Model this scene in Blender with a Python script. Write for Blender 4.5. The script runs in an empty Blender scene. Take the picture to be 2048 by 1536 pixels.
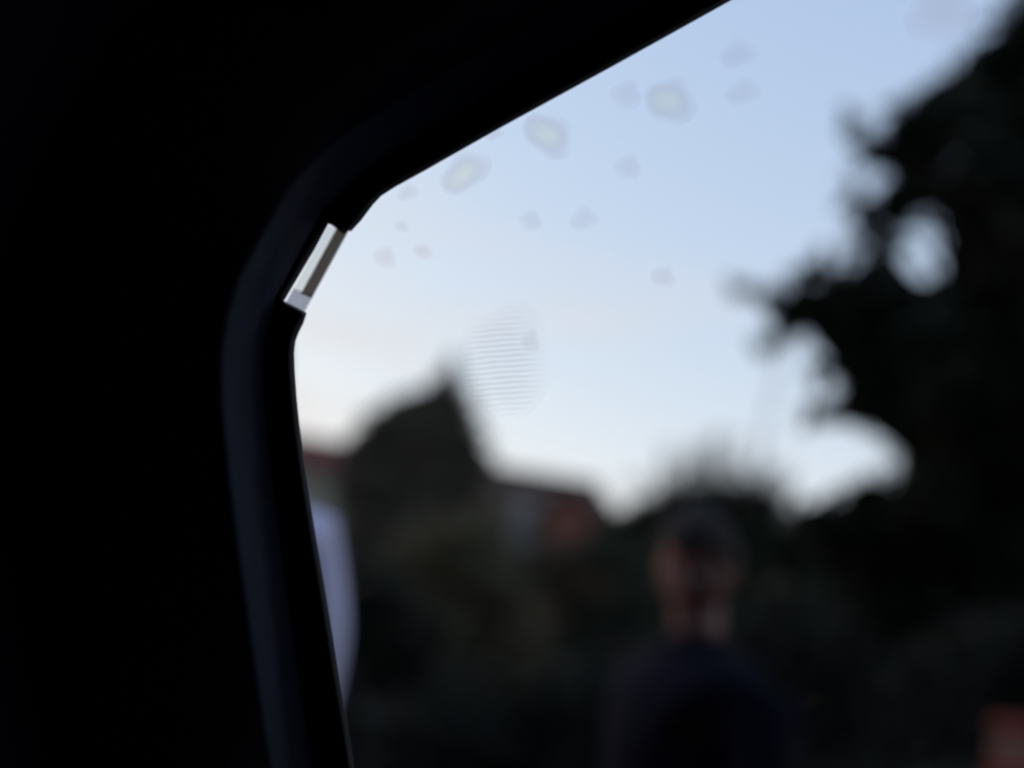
import bpy, bmesh, math, random
import numpy as np
from mathutils import Vector, Matrix

random.seed(7)
rng = np.random.default_rng(7)
R = math.radians
S = bpy.context.scene
COL = S.collection

# ------------------------------------------------------------------ camera, sky, sun, exposure
CAM = Vector((0.0, 0.0, 1.35))
FPX = 2196.0                       # focal length in pixels of the 2048 px wide photograph
PITCH, ROLL = math.atan((1330 - 768) / FPX), R(9.0)
FWD = Vector((0, math.cos(PITCH), math.sin(PITCH)))
U0 = Vector((0, -math.sin(PITCH), math.cos(PITCH)))
R0 = Vector((1, 0, 0))
RGT = math.cos(ROLL) * R0 + math.sin(ROLL) * U0
UPV = -math.sin(ROLL) * R0 + math.cos(ROLL) * U0
FOCUS = 0.485

cam_d = bpy.data.cameras.new('camera')
cam = bpy.data.objects.new('camera', cam_d)
COL.objects.link(cam)
M3 = Matrix((RGT, UPV, -FWD)).transposed()
cam.matrix_world = Matrix.Translation(CAM) @ M3.to_4x4()
cam_d.sensor_width = 36.0
cam_d.lens = 36.0 * FPX / 2048.0
cam_d.clip_start = 0.01
cam_d.clip_end = 3000
cam_d.dof.use_dof = True
cam_d.dof.focus_distance = FOCUS
cam_d.dof.aperture_fstop = 2.2
S.camera = cam

SUN_EL, SUN_AZ = 2.5, -62.0        # low sun beyond the left of the frame (azimuth from +Y, right is positive)
W = bpy.data.worlds.new('World')
S.world = W
W.use_nodes = True
wn, wl = W.node_tree.nodes, W.node_tree.links
sky = wn.new('ShaderNodeTexSky')
sky.sky_type = 'NISHITA'
sky.sun_disc = False
sky.sun_elevation = R(SUN_EL)
sky.sun_rotation = R(SUN_AZ)
sky.air_density = 1.0
sky.dust_density = 0.6
sky.ozone_density = 2.0
# highlight roll-off of the phone's exposure: each channel of the sky is compressed evenly over the whole dome
SKY_K, SKY_G, SKY_S = (3.26, 2.22, 1.465), (0.52, 0.42, 0.20), 0.10
sep = wn.new('ShaderNodeSeparateColor')
com = wn.new('ShaderNodeCombineColor')
wl.new(sky.outputs[0], sep.inputs[0])
for i in range(3):
    sc0 = wn.new('ShaderNodeMath'); sc0.operation = 'MULTIPLY'; sc0.inputs[1].default_value = 0.10
    pw0 = wn.new('ShaderNodeMath'); pw0.operation = 'POWER'; pw0.inputs[1].default_value = SKY_G[i]
    ml0 = wn.new('ShaderNodeMath'); ml0.operation = 'MULTIPLY'; ml0.inputs[1].default_value = SKY_K[i] / SKY_S
    wl.new(sep.outputs[i], sc0.inputs[0]); wl.new(sc0.outputs[0], pw0.inputs[0]); wl.new(pw0.outputs[0], ml0.inputs[0])
    wl.new(ml0.outputs[0], com.inputs[i])
tcw = wn.new('ShaderNodeTexCoord')
mpw = wn.new('ShaderNodeMapping')
mpw.inputs['Scale'].default_value = (2.2, 2.2, 9.0)
mpw.inputs['Location'].default_value = (0.35, 0.1, 0.0)
nzw = wn.new('ShaderNodeTexNoise')
nzw.inputs['Scale'].default_value = 1.6
nzw.inputs['Detail'].default_value = 4
wl.new(tcw.outputs['Generated'], mpw.inputs[0]); wl.new(mpw.outputs[0], nzw.inputs['Vector'])
crw = wn.new('ShaderNodeMapRange'); crw.interpolation_type = 'SMOOTHSTEP'
crw.inputs['From Min'].default_value = 0.42; crw.inputs['From Max'].default_value = 0.66
dtw = wn.new('ShaderNodeVectorMath'); dtw.operation = 'DOT_PRODUCT'      # more cloud towards the sunset
dtw.inputs[1].default_value = (math.sin(R(SUN_AZ)), math.cos(R(SUN_AZ)), 0)
wl.new(tcw.outputs['Generated'], dtw.inputs[0])
mdw = wn.new('ShaderNodeMath'); mdw.operation = 'MULTIPLY_ADD'
mdw.inputs[1].default_value = 0.60; mdw.inputs[2].default_value = -0.27
wl.new(dtw.outputs['Value'], mdw.inputs[0])
adw = wn.new('ShaderNodeMath'); adw.operation = 'ADD'
wl.new(mdw.outputs[0], adw.inputs[0]); wl.new(nzw.outputs['Fac'], adw.inputs[1])
wl.new(adw.outputs[0], crw.inputs['Value'])
spw = wn.new('ShaderNodeSeparateXYZ')
wl.new(tcw.outputs['Generated'], spw.inputs[0])
elw = wn.new('ShaderNodeMapRange'); elw.interpolation_type = 'SMOOTHSTEP'   # clouds only low in the sky, all the way round
elw.inputs['From Min'].default_value = 0.48; elw.inputs['From Max'].default_value = 0.20
elw.inputs['To Max'].default_value = 0.55
wl.new(spw.outputs['Z'], elw.inputs['Value'])
fcw = wn.new('ShaderNodeMath'); fcw.operation = 'MULTIPLY'
wl.new(crw.outputs[0], fcw.inputs[0]); wl.new(elw.outputs[0], fcw.inputs[1])
cmx = wn.new('ShaderNodeMix'); cmx.data_type = 'RGBA'
cmx.inputs[7].default_value = (8.6, 7.9, 7.95, 1)
wl.new(fcw.outputs[0], cmx.inputs[0]); wl.new(com.outputs[0], cmx.inputs[6])
bg = wn['Background']
wl.new(cmx.outputs[2], bg.inputs[0])
bg.inputs[1].default_value = SKY_S

sun_d = bpy.data.lights.new('sun', 'SUN')
sun_d.energy = 0.15
sun_d.angle = R(12)
sun_d.color = (1.0, 0.85, 0.72)
sun = bpy.data.objects.new('sun', sun_d)
COL.objects.link(sun)
sdir = Vector((math.sin(R(SUN_AZ)) * math.cos(R(SUN_EL)), math.cos(R(SUN_AZ)) * math.cos(R(SUN_EL)), math.sin(R(SUN_EL))))
sun.rotation_euler = (-sdir).to_track_quat('-Z', 'Y').to_euler()

S.view_settings.view_transform = 'Standard'
S.view_settings.look = 'None'
S.view_settings.exposure = 0.0
S.view_settings.gamma = 1.0
S.view_settings.use_curve_mapping = False
S.render.engine = 'CYCLES'
S.cycles.max_bounces = 6
S.cycles.transparent_max_bounces = 24
S.cycles.use_denoising = True

# ------------------------------------------------------------------ helpers
def at(px, py, y):
    """point on the sight line of a photograph pixel, y metres beyond the camera"""
    d = FWD + RGT * ((px - 1024) / FPX) + UPV * ((768 - py) / FPX)
    return CAM + d * (y / d.y)

def win(px, py, depth):
    """point beside the car window, depth metres along the line of sight"""
    return CAM + (FWD + RGT * ((px - 1024) / FPX) + UPV * ((768 - py) / FPX)) * depth

def tag(o, label=None, cat=None, group=None, kind=None):
    if label: o['label'] = label
    if cat: o['category'] = cat
    if group: o['group'] = group
    if kind: o['kind'] = kind
    return o

def empty(name, loc, label, cat, group=None):
    o = bpy.data.objects.new(name, None)
    o.empty_display_size = 0.1
    o.location = loc
    COL.objects.link(o)
    return tag(o, label, cat, group)

def root_loc(o):
    v = Vector((0, 0, 0))
    while o:
        v = v + o.location
        o = o.parent
    return v

def link(name, me, mat, parent=None, smooth=False):
    """me holds world positions; they become local to the parent chain"""
    o = bpy.data.objects.new(name, me)
    COL.objects.link(o)
    if mat is not None and not me.materials:
        me.materials.append(mat)
    if parent is not None:
        me.transform(Matrix.Translation(-root_loc(parent)))
        o.parent = parent
    if smooth:
        me.polygons.foreach_set('use_smooth', [True] * len(me.polygons))
    return o

def from_bm(name, bm, mat, parent=None, smooth=False):
    bmesh.ops.recalc_face_normals(bm, faces=bm.faces)
    me = bpy.data.meshes.new(name)
    bm.to_mesh(me)
    bm.free()
    return link(name, me, mat, parent, smooth)

def from_py(name, verts, faces, mat, parent=None, smooth=False):
    me = bpy.data.meshes.new(name)
    me.from_pydata([tuple(v) for v in verts], [], faces)
    me.update()
    return link(name, me, mat, parent, smooth)

def add_box(bm, c, half, mat3=None, bevel=0.0):
    r = bmesh.ops.create_cube(bm, size=2.0)
    vs = r['verts']
    for v in vs:
        p = Vector((v.co.x * half[0], v.co.y * half[1], v.co.z * half[2]))
        if mat3 is not None: p = mat3 @ p
        v.co = p + Vector(c)
    if bevel > 0:
        es = list({e for v in vs for e in v.link_edges})
        bmesh.ops.bevel(bm, geom=es, offset=bevel, segments=2, affect='EDGES', profile=0.5)

def add_tube(bm, pts, radii, seg=8, cap=True):
    pts = [Vector(p) for p in pts]
    rings = []
    for i, p in enumerate(pts):
        t = (pts[min(i + 1, len(pts) - 1)] - pts[max(i - 1, 0)]).normalized()
        a = t.cross(Vector((0, 0, 1)))
        if a.length < 1e-3: a = t.cross(Vector((1, 0, 0)))
        a.normalize()
        b = t.cross(a).normalized()
        rings.append([bm.verts.new(p + (a * math.cos(2 * math.pi * k / seg) + b * math.sin(2 * math.pi * k / seg)) * radii[i]) for k in range(seg)])
    for i in range(len(rings) - 1):
        for k in range(seg):
            bm.faces.new((rings[i][k], rings[i][(k + 1) % seg], rings[i + 1][(k + 1) % seg], rings[i + 1][k]))
    if cap:
        bm.faces.new(rings[0][::-1])
        bm.faces.new(rings[-1])

def add_ball(bm, c, rad, seg=16, rings=10, mat3=None):
    r = bmesh.ops.create_uvsphere(bm, u_segments=seg, v_segments=rings, radius=1.0)
    for v in r['verts']:
        p = Vector((v.co.x * rad[0], v.co.y * rad[1], v.co.z * rad[2]))
        if mat3 is not None: p = mat3 @ p
        v.co = p + Vector(c)

# ------------------------------------------------------------------ materials
def mat(name, col, rough=0.8, metal=0.0, noise=0.0, scale=8.0, bump=0.0, spec=0.5, rand=0.0):
    m = bpy.data.materials.new(name)
    m.use_nodes = True
    n, l = m.node_tree.nodes, m.node_tree.links
    b = n['Principled BSDF']
    b.inputs['Base Color'].default_value = (*col, 1)
    b.inputs['Roughness'].default_value = rough
    b.inputs['Metallic'].default_value = metal
    b.inputs['Specular IOR Level'].default_value = spec
    if noise > 0 or bump > 0 or rand > 0:
        tc = n.new('ShaderNodeTexCoord')
        nz = n.new('ShaderNodeTexNoise')
        nz.inputs['Scale'].default_value = scale
        nz.inputs['Detail'].default_value = 5
        l.new(tc.outputs['Object'], nz.inputs['Vector'])
        if noise > 0 or rand > 0:
            mr = n.new('ShaderNodeMapRange')
            mr.inputs['To Min'].default_value = 1 - noise
            mr.inputs['To Max'].default_value = 1 + noise
            l.new(nz.outputs['Fac'], mr.inputs['Value'])
            val = mr.outputs[0]
            if rand > 0:
                g = n.new('ShaderNodeNewGeometry')
                r2 = n.new('ShaderNodeMapRange')
                r2.inputs['To Min'].default_value = 1 - rand
                r2.inputs['To Max'].default_value = 1 + rand
                l.new(g.outputs['Random Per Island'], r2.inputs['Value'])
                mu = n.new('ShaderNodeMath'); mu.operation = 'MULTIPLY'
                l.new(val, mu.inputs[0]); l.new(r2.outputs[0], mu.inputs[1])
                val = mu.outputs[0]
            vm = n.new('ShaderNodeVectorMath'); vm.operation = 'SCALE'
            vm.inputs[0].default_value = col
            l.new(val, vm.inputs['Scale'])
            l.new(vm.outputs[0], b.inputs['Base Color'])
        if bump > 0:
            bp = n.new('ShaderNodeBump')
            bp.inputs['Strength'].default_value = bump
            bp.inputs['Distance'].default_value = 0.01
            l.new(nz.outputs['Fac'], bp.inputs['Height'])
            l.new(bp.outputs[0], b.inputs['Normal'])
    return m

def leaf_mat(name, col, rand=0.45):
    m = mat(name, col, rough=0.65, noise=0.35, scale=1.2, rand=rand, spec=0.25)
    n, l = m.node_tree.nodes, m.node_tree.links
    b = n['Principled BSDF']
    src = b.inputs['Base Color'].links[0].from_socket
    tr = n.new('ShaderNodeBsdfTranslucent')
    l.new(src, tr.inputs['Color'])
    mx = n.new('ShaderNodeMixShader')
    mx.inputs[0].default_value = 0.2
    l.new(b.outputs[0], mx.inputs[1]); l.new(tr.outputs[0], mx.inputs[2])
    l.new(mx.outputs[0], n['Material Output'].inputs['Surface'])
    return m

M = {
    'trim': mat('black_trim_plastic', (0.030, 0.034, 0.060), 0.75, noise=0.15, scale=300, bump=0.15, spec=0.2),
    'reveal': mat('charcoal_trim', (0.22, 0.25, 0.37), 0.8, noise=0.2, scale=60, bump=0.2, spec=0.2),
    'rubber': mat('black_rubber', (0.012, 0.012, 0.016), 0.9, noise=0.2, scale=80, spec=0.1),
    'lip': mat('grey_rubber_lip', (0.13, 0.13, 0.14), 0.6, noise=0.2, scale=80, spec=0.3),
    'lining': mat('dark_navy_fabric_lining', (0.055, 0.058, 0.095), 0.95, noise=0.3, scale=400, bump=0.3, spec=0.05),
    'paint': mat('dark_car_paint', (0.02, 0.022, 0.03), 0.3, noise=0.05, scale=20),
    'metal': mat('satin_metal', (0.80, 0.81, 0.80), 0.28, metal=1.0, noise=0.06, scale=200),
    'metal_dark': mat('dark_satin_metal', (0.20, 0.18, 0.16), 0.45, metal=0.7, noise=0.1, scale=200),
    'cap': mat('pale_plastic', (0.62, 0.62, 0.72), 0.5, noise=0.05, scale=100),
    'bark': mat('bark', (0.045, 0.038, 0.030), 0.95, noise=0.4, scale=6, bump=0.6, spec=0.1),
    'leaf_dark': leaf_mat('dark_leaves', (0.022, 0.030, 0.020)),
    'leaf_conifer': leaf_mat('conifer_needles', (0.095, 0.088, 0.070)),
    'leaf_olive': leaf_mat('olive_leaves', (0.16, 0.148, 0.088)),
    'leaf_green': leaf_mat('green_leaves', (0.040, 0.054, 0.034)),
    'leaf_black': leaf_mat('blackish_leaves', (0.024, 0.028, 0.022)),
    'leaf_grey': leaf_mat('greyish_leaves', (0.040, 0.046, 0.042)),
    'roof_red': mat('red_roof_tile', (0.155, 0.055, 0.050), 0.85, noise=0.3, scale=3, bump=0.4, rand=0.25),
    'roof_brown': mat('brown_roof_tile', (0.070, 0.046, 0.038), 0.85, noise=0.3, scale=3, bump=0.4, rand=0.25),
    'tile_hung': mat('terracotta_tile', (0.17, 0.062, 0.048), 0.85, noise=0.25, scale=4, bump=0.4, rand=0.2),
    'render_wall': mat('beige_render', (0.27, 0.26, 0.22), 0.9, noise=0.12, scale=2, bump=0.2),
    'brick_wall': mat('red_brick', (0.24, 0.10, 0.08), 0.9, noise=0.3, scale=8, bump=0.3),
    'brick': mat('pier_brick', (0.130, 0.034, 0.030), 0.9, noise=0.3, scale=14, bump=0.5, spec=0.1),
    'mortar': mat('mortar', (0.10, 0.06, 0.055), 0.95, noise=0.2, scale=30, bump=0.3),
    'white': mat('white_window_paint', (0.45, 0.45, 0.47), 0.5, noise=0.06, scale=5),
    'dormer': mat('grey_dormer_cladding', (0.33, 0.32, 0.35), 0.6, noise=0.1, scale=5),
    'pane': mat('window_pane', (0.05, 0.055, 0.065), 0.08, spec=0.8),
    'pole': mat('weathered_grey_pole', (0.30, 0.30, 0.29), 0.8, noise=0.2, scale=5),
    'asphalt': mat('asphalt', (0.05, 0.05, 0.052), 0.9, noise=0.3, scale=40, bump=0.4),
    'paving': mat('paving', (0.16, 0.155, 0.15), 0.9, noise=0.25, scale=12, bump=0.3),
    'kerb': mat('kerb_concrete', (0.22, 0.215, 0.21), 0.9, noise=0.2, scale=20, bump=0.3),
    'soil': mat('garden_soil', (0.035, 0.04, 0.024), 0.95, noise=0.4, scale=6, bump=0.5),
    'skin': mat('skin', (0.175, 0.076, 0.068), 0.55, noise=0.08, scale=15, spec=0.3),
    'lip_skin': mat('lip_skin', (0.24, 0.09, 0.08), 0.5),
    'eye': mat('eye', (0.25, 0.24, 0.23), 0.2),
    'hair': mat('dark_brown_hair', (0.022, 0.017, 0.017), 0.7, noise=0.4, scale=40, bump=0.6, spec=0.2),
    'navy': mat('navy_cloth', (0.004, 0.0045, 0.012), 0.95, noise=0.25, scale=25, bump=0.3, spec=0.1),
    'lavender': mat('pale_lavender_cloth', (0.72, 0.70, 0.92), 0.95, noise=0.05, scale=10, bump=0.2, spec=0.1),
    'trousers': mat('dark_trousers', (0.02, 0.02, 0.025), 0.9, noise=0.2, scale=20, spec=0.1),
    'shoe': mat('dark_shoe', (0.02, 0.018, 0.017), 0.6),
}

# ------------------------------------------------------------------ ground
def sheet(name, x0, x1, y0, y1, z, m, thick=0.0):
    bm = bmesh.new()
    if thick > 0:
        add_box(bm, ((x0 + x1) / 2, (y0 + y1) / 2, z - thick / 2), ((x1 - x0) / 2, (y1 - y0) / 2, thick / 2))
    else:
        vs = [bm.verts.new(p) for p in ((x0, y0, z), (x1, y0, z), (x1, y1, z), (x0, y1, z))]
        bm.faces.new(vs)
    o = from_bm(name, bm, m)
    return tag(o, kind='structure')

sheet('ground', -600, 600, -600, 900, 0.0, M['soil'])
sheet('road', -60, 60, -6.0, 0.95, 0.004, M['asphalt'])
kerb = sheet('kerb', -60, 60, 0.95, 1.10, 0.125, M['kerb'], 0.121)
sheet('pavement', -60, 60, 1.103, 3.2, 0.121, M['paving'], 0.117)

# ------------------------------------------------------------------ foliage
def leaves(blobs, n, size, aspect=0.55, shell=0.35, flat=0.0, seed=1):
    """numpy leaf cards (folded along the midrib: 2 quads) spread through the blobs' volume"""
    g = np.random.default_rng(seed)
    C = np.array([tuple(b[0]) for b in blobs], float)
    RR = np.array([b[1] if hasattr(b[1], '__len__') else (b[1],) * 3 for b in blobs], float)
    vol = RR.prod(axis=1) ** (2 / 3)
    idx = g.choice(len(blobs), size=n, p=vol / vol.sum())
    d = g.normal(size=(n, 3)); d /= np.linalg.norm(d, axis=1)[:, None]
    rad = g.random(n) ** shell
    rad *= 1 + 0.16 * g.normal(size=n) * (rad > 0.75)
    c = C[idx] + d * rad[:, None] * RR[idx]
    a = g.normal(size=(n, 3)); a[:, 2] *= (1 - flat); a += 0.5 * d
    a /= np.linalg.norm(a, axis=1)[:, None]
    t = g.normal(size=(n, 3))
    b = np.cross(a, t); b /= np.linalg.norm(b, axis=1)[:, None]
    nn = np.cross(a, b)
    s = size * (0.6 + 0.8 * g.random(n))[:, None]
    w = s * aspect * 0.5
    p0 = c - a * s * 0.5
    p1 = c + a * s * 0.5
    q = c + b * w + nn * w * 0.5
    r = c - b * w + nn * w * 0.5
    v = np.stack([p0, q, p1, r], axis=1).reshape(-1, 3)
    k = np.arange(n) * 4
    f = np.stack([k, k + 1, k + 2, k, k + 2, k + 3], axis=1).reshape(-1, 3)
    return v, f

def leaf_mesh(name, v, f, m, parent):
    me = bpy.data.meshes.new(name)
    me.vertices.add(len(v))
    me.vertices.foreach_set('co', (v - np.array(root_loc(parent))).astype('f4').ravel())
    me.loops.add(f.size)
    me.loops.foreach_set('vertex_index', f.ravel().astype('i4'))
    me.polygons.add(len(f))
    me.polygons.foreach_set('loop_start', np.arange(0, f.size, 3, dtype='i4'))
    me.update(calc_edges=True)
    me.materials.append(m)
    o = bpy.data.objects.new(name, me)
    COL.objects.link(o)
    o.parent = parent
    return o

def limb_pts(a, b, n=5, wob=0.06):
    a, b = Vector(a), Vector(b)
    L = (b - a).length
    out = []
    for i in range(n + 1):
        t = i / n
        p = a.lerp(b, t)
        if 0 < i < n:
            p += Vector((random.uniform(-1, 1), random.uniform(-1, 1), random.uniform(-0.5, 1))) * L * wob
        out.append(p)
    return out

def tree(name, label, cat, base, fork, trunk_r, blobs, n, leaf, lm, group=None, aspect=0.55, flat=0.0, seed=1, extra=None, shell=0.45):
    base, fork = Vector(base), Vector(fork)
    root = empty(name, base, label, cat, group)
    bm = bmesh.new()
    pts = limb_pts(base - Vector((0, 0, 0.1)), fork, 6, 0.03)
    add_tube(bm, pts, [trunk_r * (1.25 - 0.75 * i / 6) for i in range(7)], 10)
    for b in blobs:
        c = Vector(b[0])
        t = 0.35 + 0.65 * random.random()
        s = base.lerp(fork, t)
        L = (c - s).length
        r0 = max(0.012, min(trunk_r * 0.45, 0.02 * L))
        add_tube(bm, limb_pts(s, c, 5, 0.07), [r0 * (1 - 0.16 * i) for i in range(6)], 6)
        br = b[1] if not hasattr(b[1], '__len__') else min(b[1])
        for k in range(3):
            e = c + Vector((random.gauss(0, 1), random.gauss(0, 1), random.gauss(0, 1))).normalized() * br * 0.9
            add_tube(bm, limb_pts(c, e, 3, 0.1), [r0 * 0.25, r0 * 0.2, r0 * 0.15, r0 * 0.08], 4)
    from_bm('trunk', bm, M['bark'], root, True)
    v, f = leaves(blobs, n, leaf, aspect, shell=shell, flat=flat, seed=seed)
    if extra:                                       # thin outer sprays of the same crown
        v2, f2 = leaves(extra[0], extra[1], leaf, 0.5, shell=0.5, seed=seed + 50)
        f = np.concatenate([f, f2 + len(v)]); v = np.concatenate([v, v2])
    leaf_mesh('crown', v, f, lm, root)
    return root

def px_blob(px, py, rpx, y, dep=1.0):
    """blob given by its place in the photograph and its distance y"""
    r = rpx * y / FPX
    return (at(px, py, y), (r, r * dep, r))

# ---- big dark tree on the right, about 7 m away
Y = 7.0
big = []
for (px, py, rp, dy) in [
    # outline clumps
    (2075, 60, 95, 0), (2010, 190, 75, .2), (1945, 240, 70, -.2), (1870, 265, 62, 0), (1835, 330, 60, .3),
    (1960, 340, 80, -.3), (1800, 395, 48, .1), (1745, 585, 70, .0), (1680, 600, 58, .2), (1615, 612, 42, 0), (1580, 616, 20, -.1),
    (1745, 450, 34, .2),
    (1960, 620, 90, .3), (1850, 665, 75, -.2), (1760, 680, 60, .2), (1980, 470, 66, 0), (1990, 400, 90, .4),
    (1800, 760, 75, .1), (1905, 790, 95, -.3), (1730, 800, 46, .0), (1840, 860, 70, .3), (1700, 810, 32, .2),
    (1935, 920, 100, 0), (1860, 990, 75, -.2), (1790, 1010, 60, .2), (1735, 1012, 40, .3), (1685, 1050, 38, 0),
    (2060, 700, 110, .2), (2100, 300, 130, .2), (2080, 520, 110, -.2), (2080, 930, 120, .3),
    (1900, 1100, 110, .2), (1780, 1120, 80, .4), (2050, 1130, 120, 0), (1960, 1260, 120, .3), (1820, 1240, 90, .4),
    (1700, 1130, 60, .6),
    (1960, 700, 110, 1.2), (1850, 800, 80, 1.2), (2030, 850, 120, 1.2), (1900, 950, 90, 1.2), (2000, 1050, 120, 1.2), (1830, 1060, 80, 1.2), (2020, 400, 90, 1.2), (2050, 200, 90, 1.2),
    (1740, 1200, 80, .3), (1760, 1300, 100, .5), (1860, 1340, 110, .3), (1980, 1380, 120, .2), (1720, 1400, 100, .5),
    (1838, 932, 34, 0), (1735, 998, 46, .1), (1665, 1032, 38, .1), (1690, 668, 36, 0), (1768, 838, 38, 0), (1665, 1075, 44, .1), (1700, 1060, 50, .3), (1792, 425, 26, .2), (1915, 450, 30, .2), (1915, 575, 30, .2), (1795, 580, 28, .2), (1752, 440, 24, .1), (1778, 495, 26, .1), (1768, 415, 26, 0), (1928, 470, 36, 0), (1930, 560, 36, .1), (1880, 590, 34, .1), (1900, 395, 46, .1), (1850, 385, 44, .2), (1800, 440, 26, 0), (1920, 505, 42, .1), (1770, 520, 26, .2), (1830, 600, 36, 0),
    (1705, 740, 40, 0), (1664, 825, 24, 0), (1720, 785, 42, .1), (1595, 640, 30, 0), (1640, 660, 30, .1),
    (1905, 195, 52, 0), (1835, 235, 46, .1), (1795, 262, 28, 0), (1975, 120, 50, .1), (1780, 310, 34, .1),
    # interior and the part beyond the frame
    (2250, 100, 190, 0), (2250, 400, 200, .5), (2250, 700, 200, -.5), (2250, 1000, 190, .4), (2450, 250, 220, .2),
    (2450, 600, 240, -.3), (2430, 950, 200, .2), (2200, -180, 200, 0), (2400, -250, 260, .4), (2620, 0, 260, 0), (2650, 450, 240, 0),
    (2250, 500, 200, 1.3), (2200, 850, 180, 1.2), (2300, 150, 220, 1.3), (2150, 650, 140, .9), (2120, 1000, 140, 1.0),
]:
    big.append(px_blob(px, py, rp, Y + dy * 1.2, 1.15))
spray = [px_blob(px, py, rp * 1.25, Y, 1.0) for (px, py, rp) in [(1540, 600, 24), (1485, 578, 20), (1560, 660, 30), (1530, 690, 20), (1740, 300, 40), (1700, 250, 26), (1725, 490, 34), (1640, 540, 30), (1660, 700, 24), (1620, 1045, 40), (1990, 100, 30) , (1930, 140, 34), (1860, 190, 30), (1790, 225, 26), (1750, 300, 30), (1710, 400, 34), (1600, 570, 30), (1650, 740, 30), (1640, 830, 26), (1560, 600, 34)]]
bt = at(2330, 1480, Y); bt.z = 0
bt.x -= 0.1
tree('broadleaf_tree', 'big near-black leafy tree filling the right side, a branch reaching left into the sky', 'tree',
     bt, at(2280, 520, Y), 0.17, big, 130000, 0.125, M['leaf_dark'], seed=3, shell=0.6, extra=(spray, 700))
# ---- pointed dark tree left of the middle
Y = 30.0
con = [px_blob(px, py, rp, Y + dy, 1.0) for (px, py, rp, dy) in [
    (900, 752, 16, 0), (898, 775, 24, 0), (893, 805, 36, 0), (880, 835, 52, .2), (835, 815, 34, 0), (795, 825, 34, .2), (775, 850, 30, 0),
    (850, 875, 72, 0), (920, 870, 42, .2), (780, 890, 52, .3), (740, 905, 34, .1), (710, 930, 28, 0), (935, 925, 40, 0),
    (906, 716, 10, 0), (904, 732, 16, 0), (900, 750, 22, 0), (790, 818, 24, .1), (832, 797, 22, 0), (756, 842, 28, .1), (848, 795, 26, 0), (802, 815, 26, .1), (876, 772, 22, 0), (925, 795, 24, 0), (938, 835, 28, .1), (950, 880, 28, 0), (745, 850, 28, 0), (722, 890, 32, .1), (700, 905, 26, 0), (962, 925, 30, .2),
    (850, 950, 110, .5), (760, 980, 80, .4), (930, 990, 60, .4), (700, 985, 40, .2), (850, 1060, 120, .5), (740, 1070, 80, .4), (940, 1080, 70, 0),
    (850, 1160, 120, .3)]]
cb = at(850, 1290, Y); cb.z = 0
tree('evergreen_tree', 'pointed dark brownish evergreen tree rising left of the middle, beside the pillar', 'tree', cb, at(893, 800, Y), 0.2, con, 26000, 0.26, M['leaf_conifer'],
     aspect=0.4, seed=5, shell=0.5)

# ---- spiky crown right of the middle, behind the person in navy
Y = 16.0
mid = [px_blob(px, py, rp, Y + dy, 1.0) for (px, py, rp, dy) in [
    (1400, 1010, 48, 0), (1340, 1040, 50, .2), (1460, 1025, 46, .1), (1520, 1050, 52, 0), (1290, 1070, 44, .1), (1400, 1080, 90, .3),
    (1525, 1310, 90, .2), (1640, 1190, 70, .3), (1610, 1075, 50, .1), (1350, 1000, 36, 0), (1490, 988, 34, 0), (1540, 1012, 36, .1), (1300, 1035, 36, .1), (1255, 1065, 40, .2), (1225, 1080, 40, .2), (1245, 1045, 30, .1), (1285, 1020, 28, 0), (1440, 985, 30, 0),
    (1590, 1080, 56, .2), (1500, 1120, 90, .4), (1320, 1140, 80, .2), (1620, 1150, 80, .4), (1450, 1220, 110, .3), (1600, 1250, 100, .2), (1330, 1240, 90, .2)]]
mb = at(1440, 1400, Y); mb.z = 0
mt = tree('small_tree', 'dark small tree with thin upright twigs behind the person in navy', 'tree', mb, at(1420, 1080, Y), 0.09, mid, 15000, 0.16, M['leaf_green'],
          seed=8, shell=0.5)
bm = bmesh.new()
tw = []
for k in range(90):
    bx = random.uniform(1290, 1560)
    s = at(bx, 1010 + abs(bx - 1410) * 0.25, Y + random.uniform(-.4, .4))
    tip = 845 + abs(bx - 1410) * 0.45 + random.uniform(0, 90)
    e = at(bx + (bx - 1410) * 0.25 + random.uniform(-20, 40), tip, Y + random.uniform(-.5, .5))
    add_tube(bm, limb_pts(s, e, 4, 0.04), [0.016, 0.015, 0.013, 0.011, 0.007], 4)
    for q in range(3):
        tw.append((s.lerp(e, random.uniform(.3, 1)), 0.10))
from_bm('twigs', bm, M['bark'], mt, True)
v, f = leaves(tw, 420, 0.10, 0.4, seed=12)
leaf_mesh('twig_leaves', v, f, M['leaf_grey'], mt)

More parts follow.
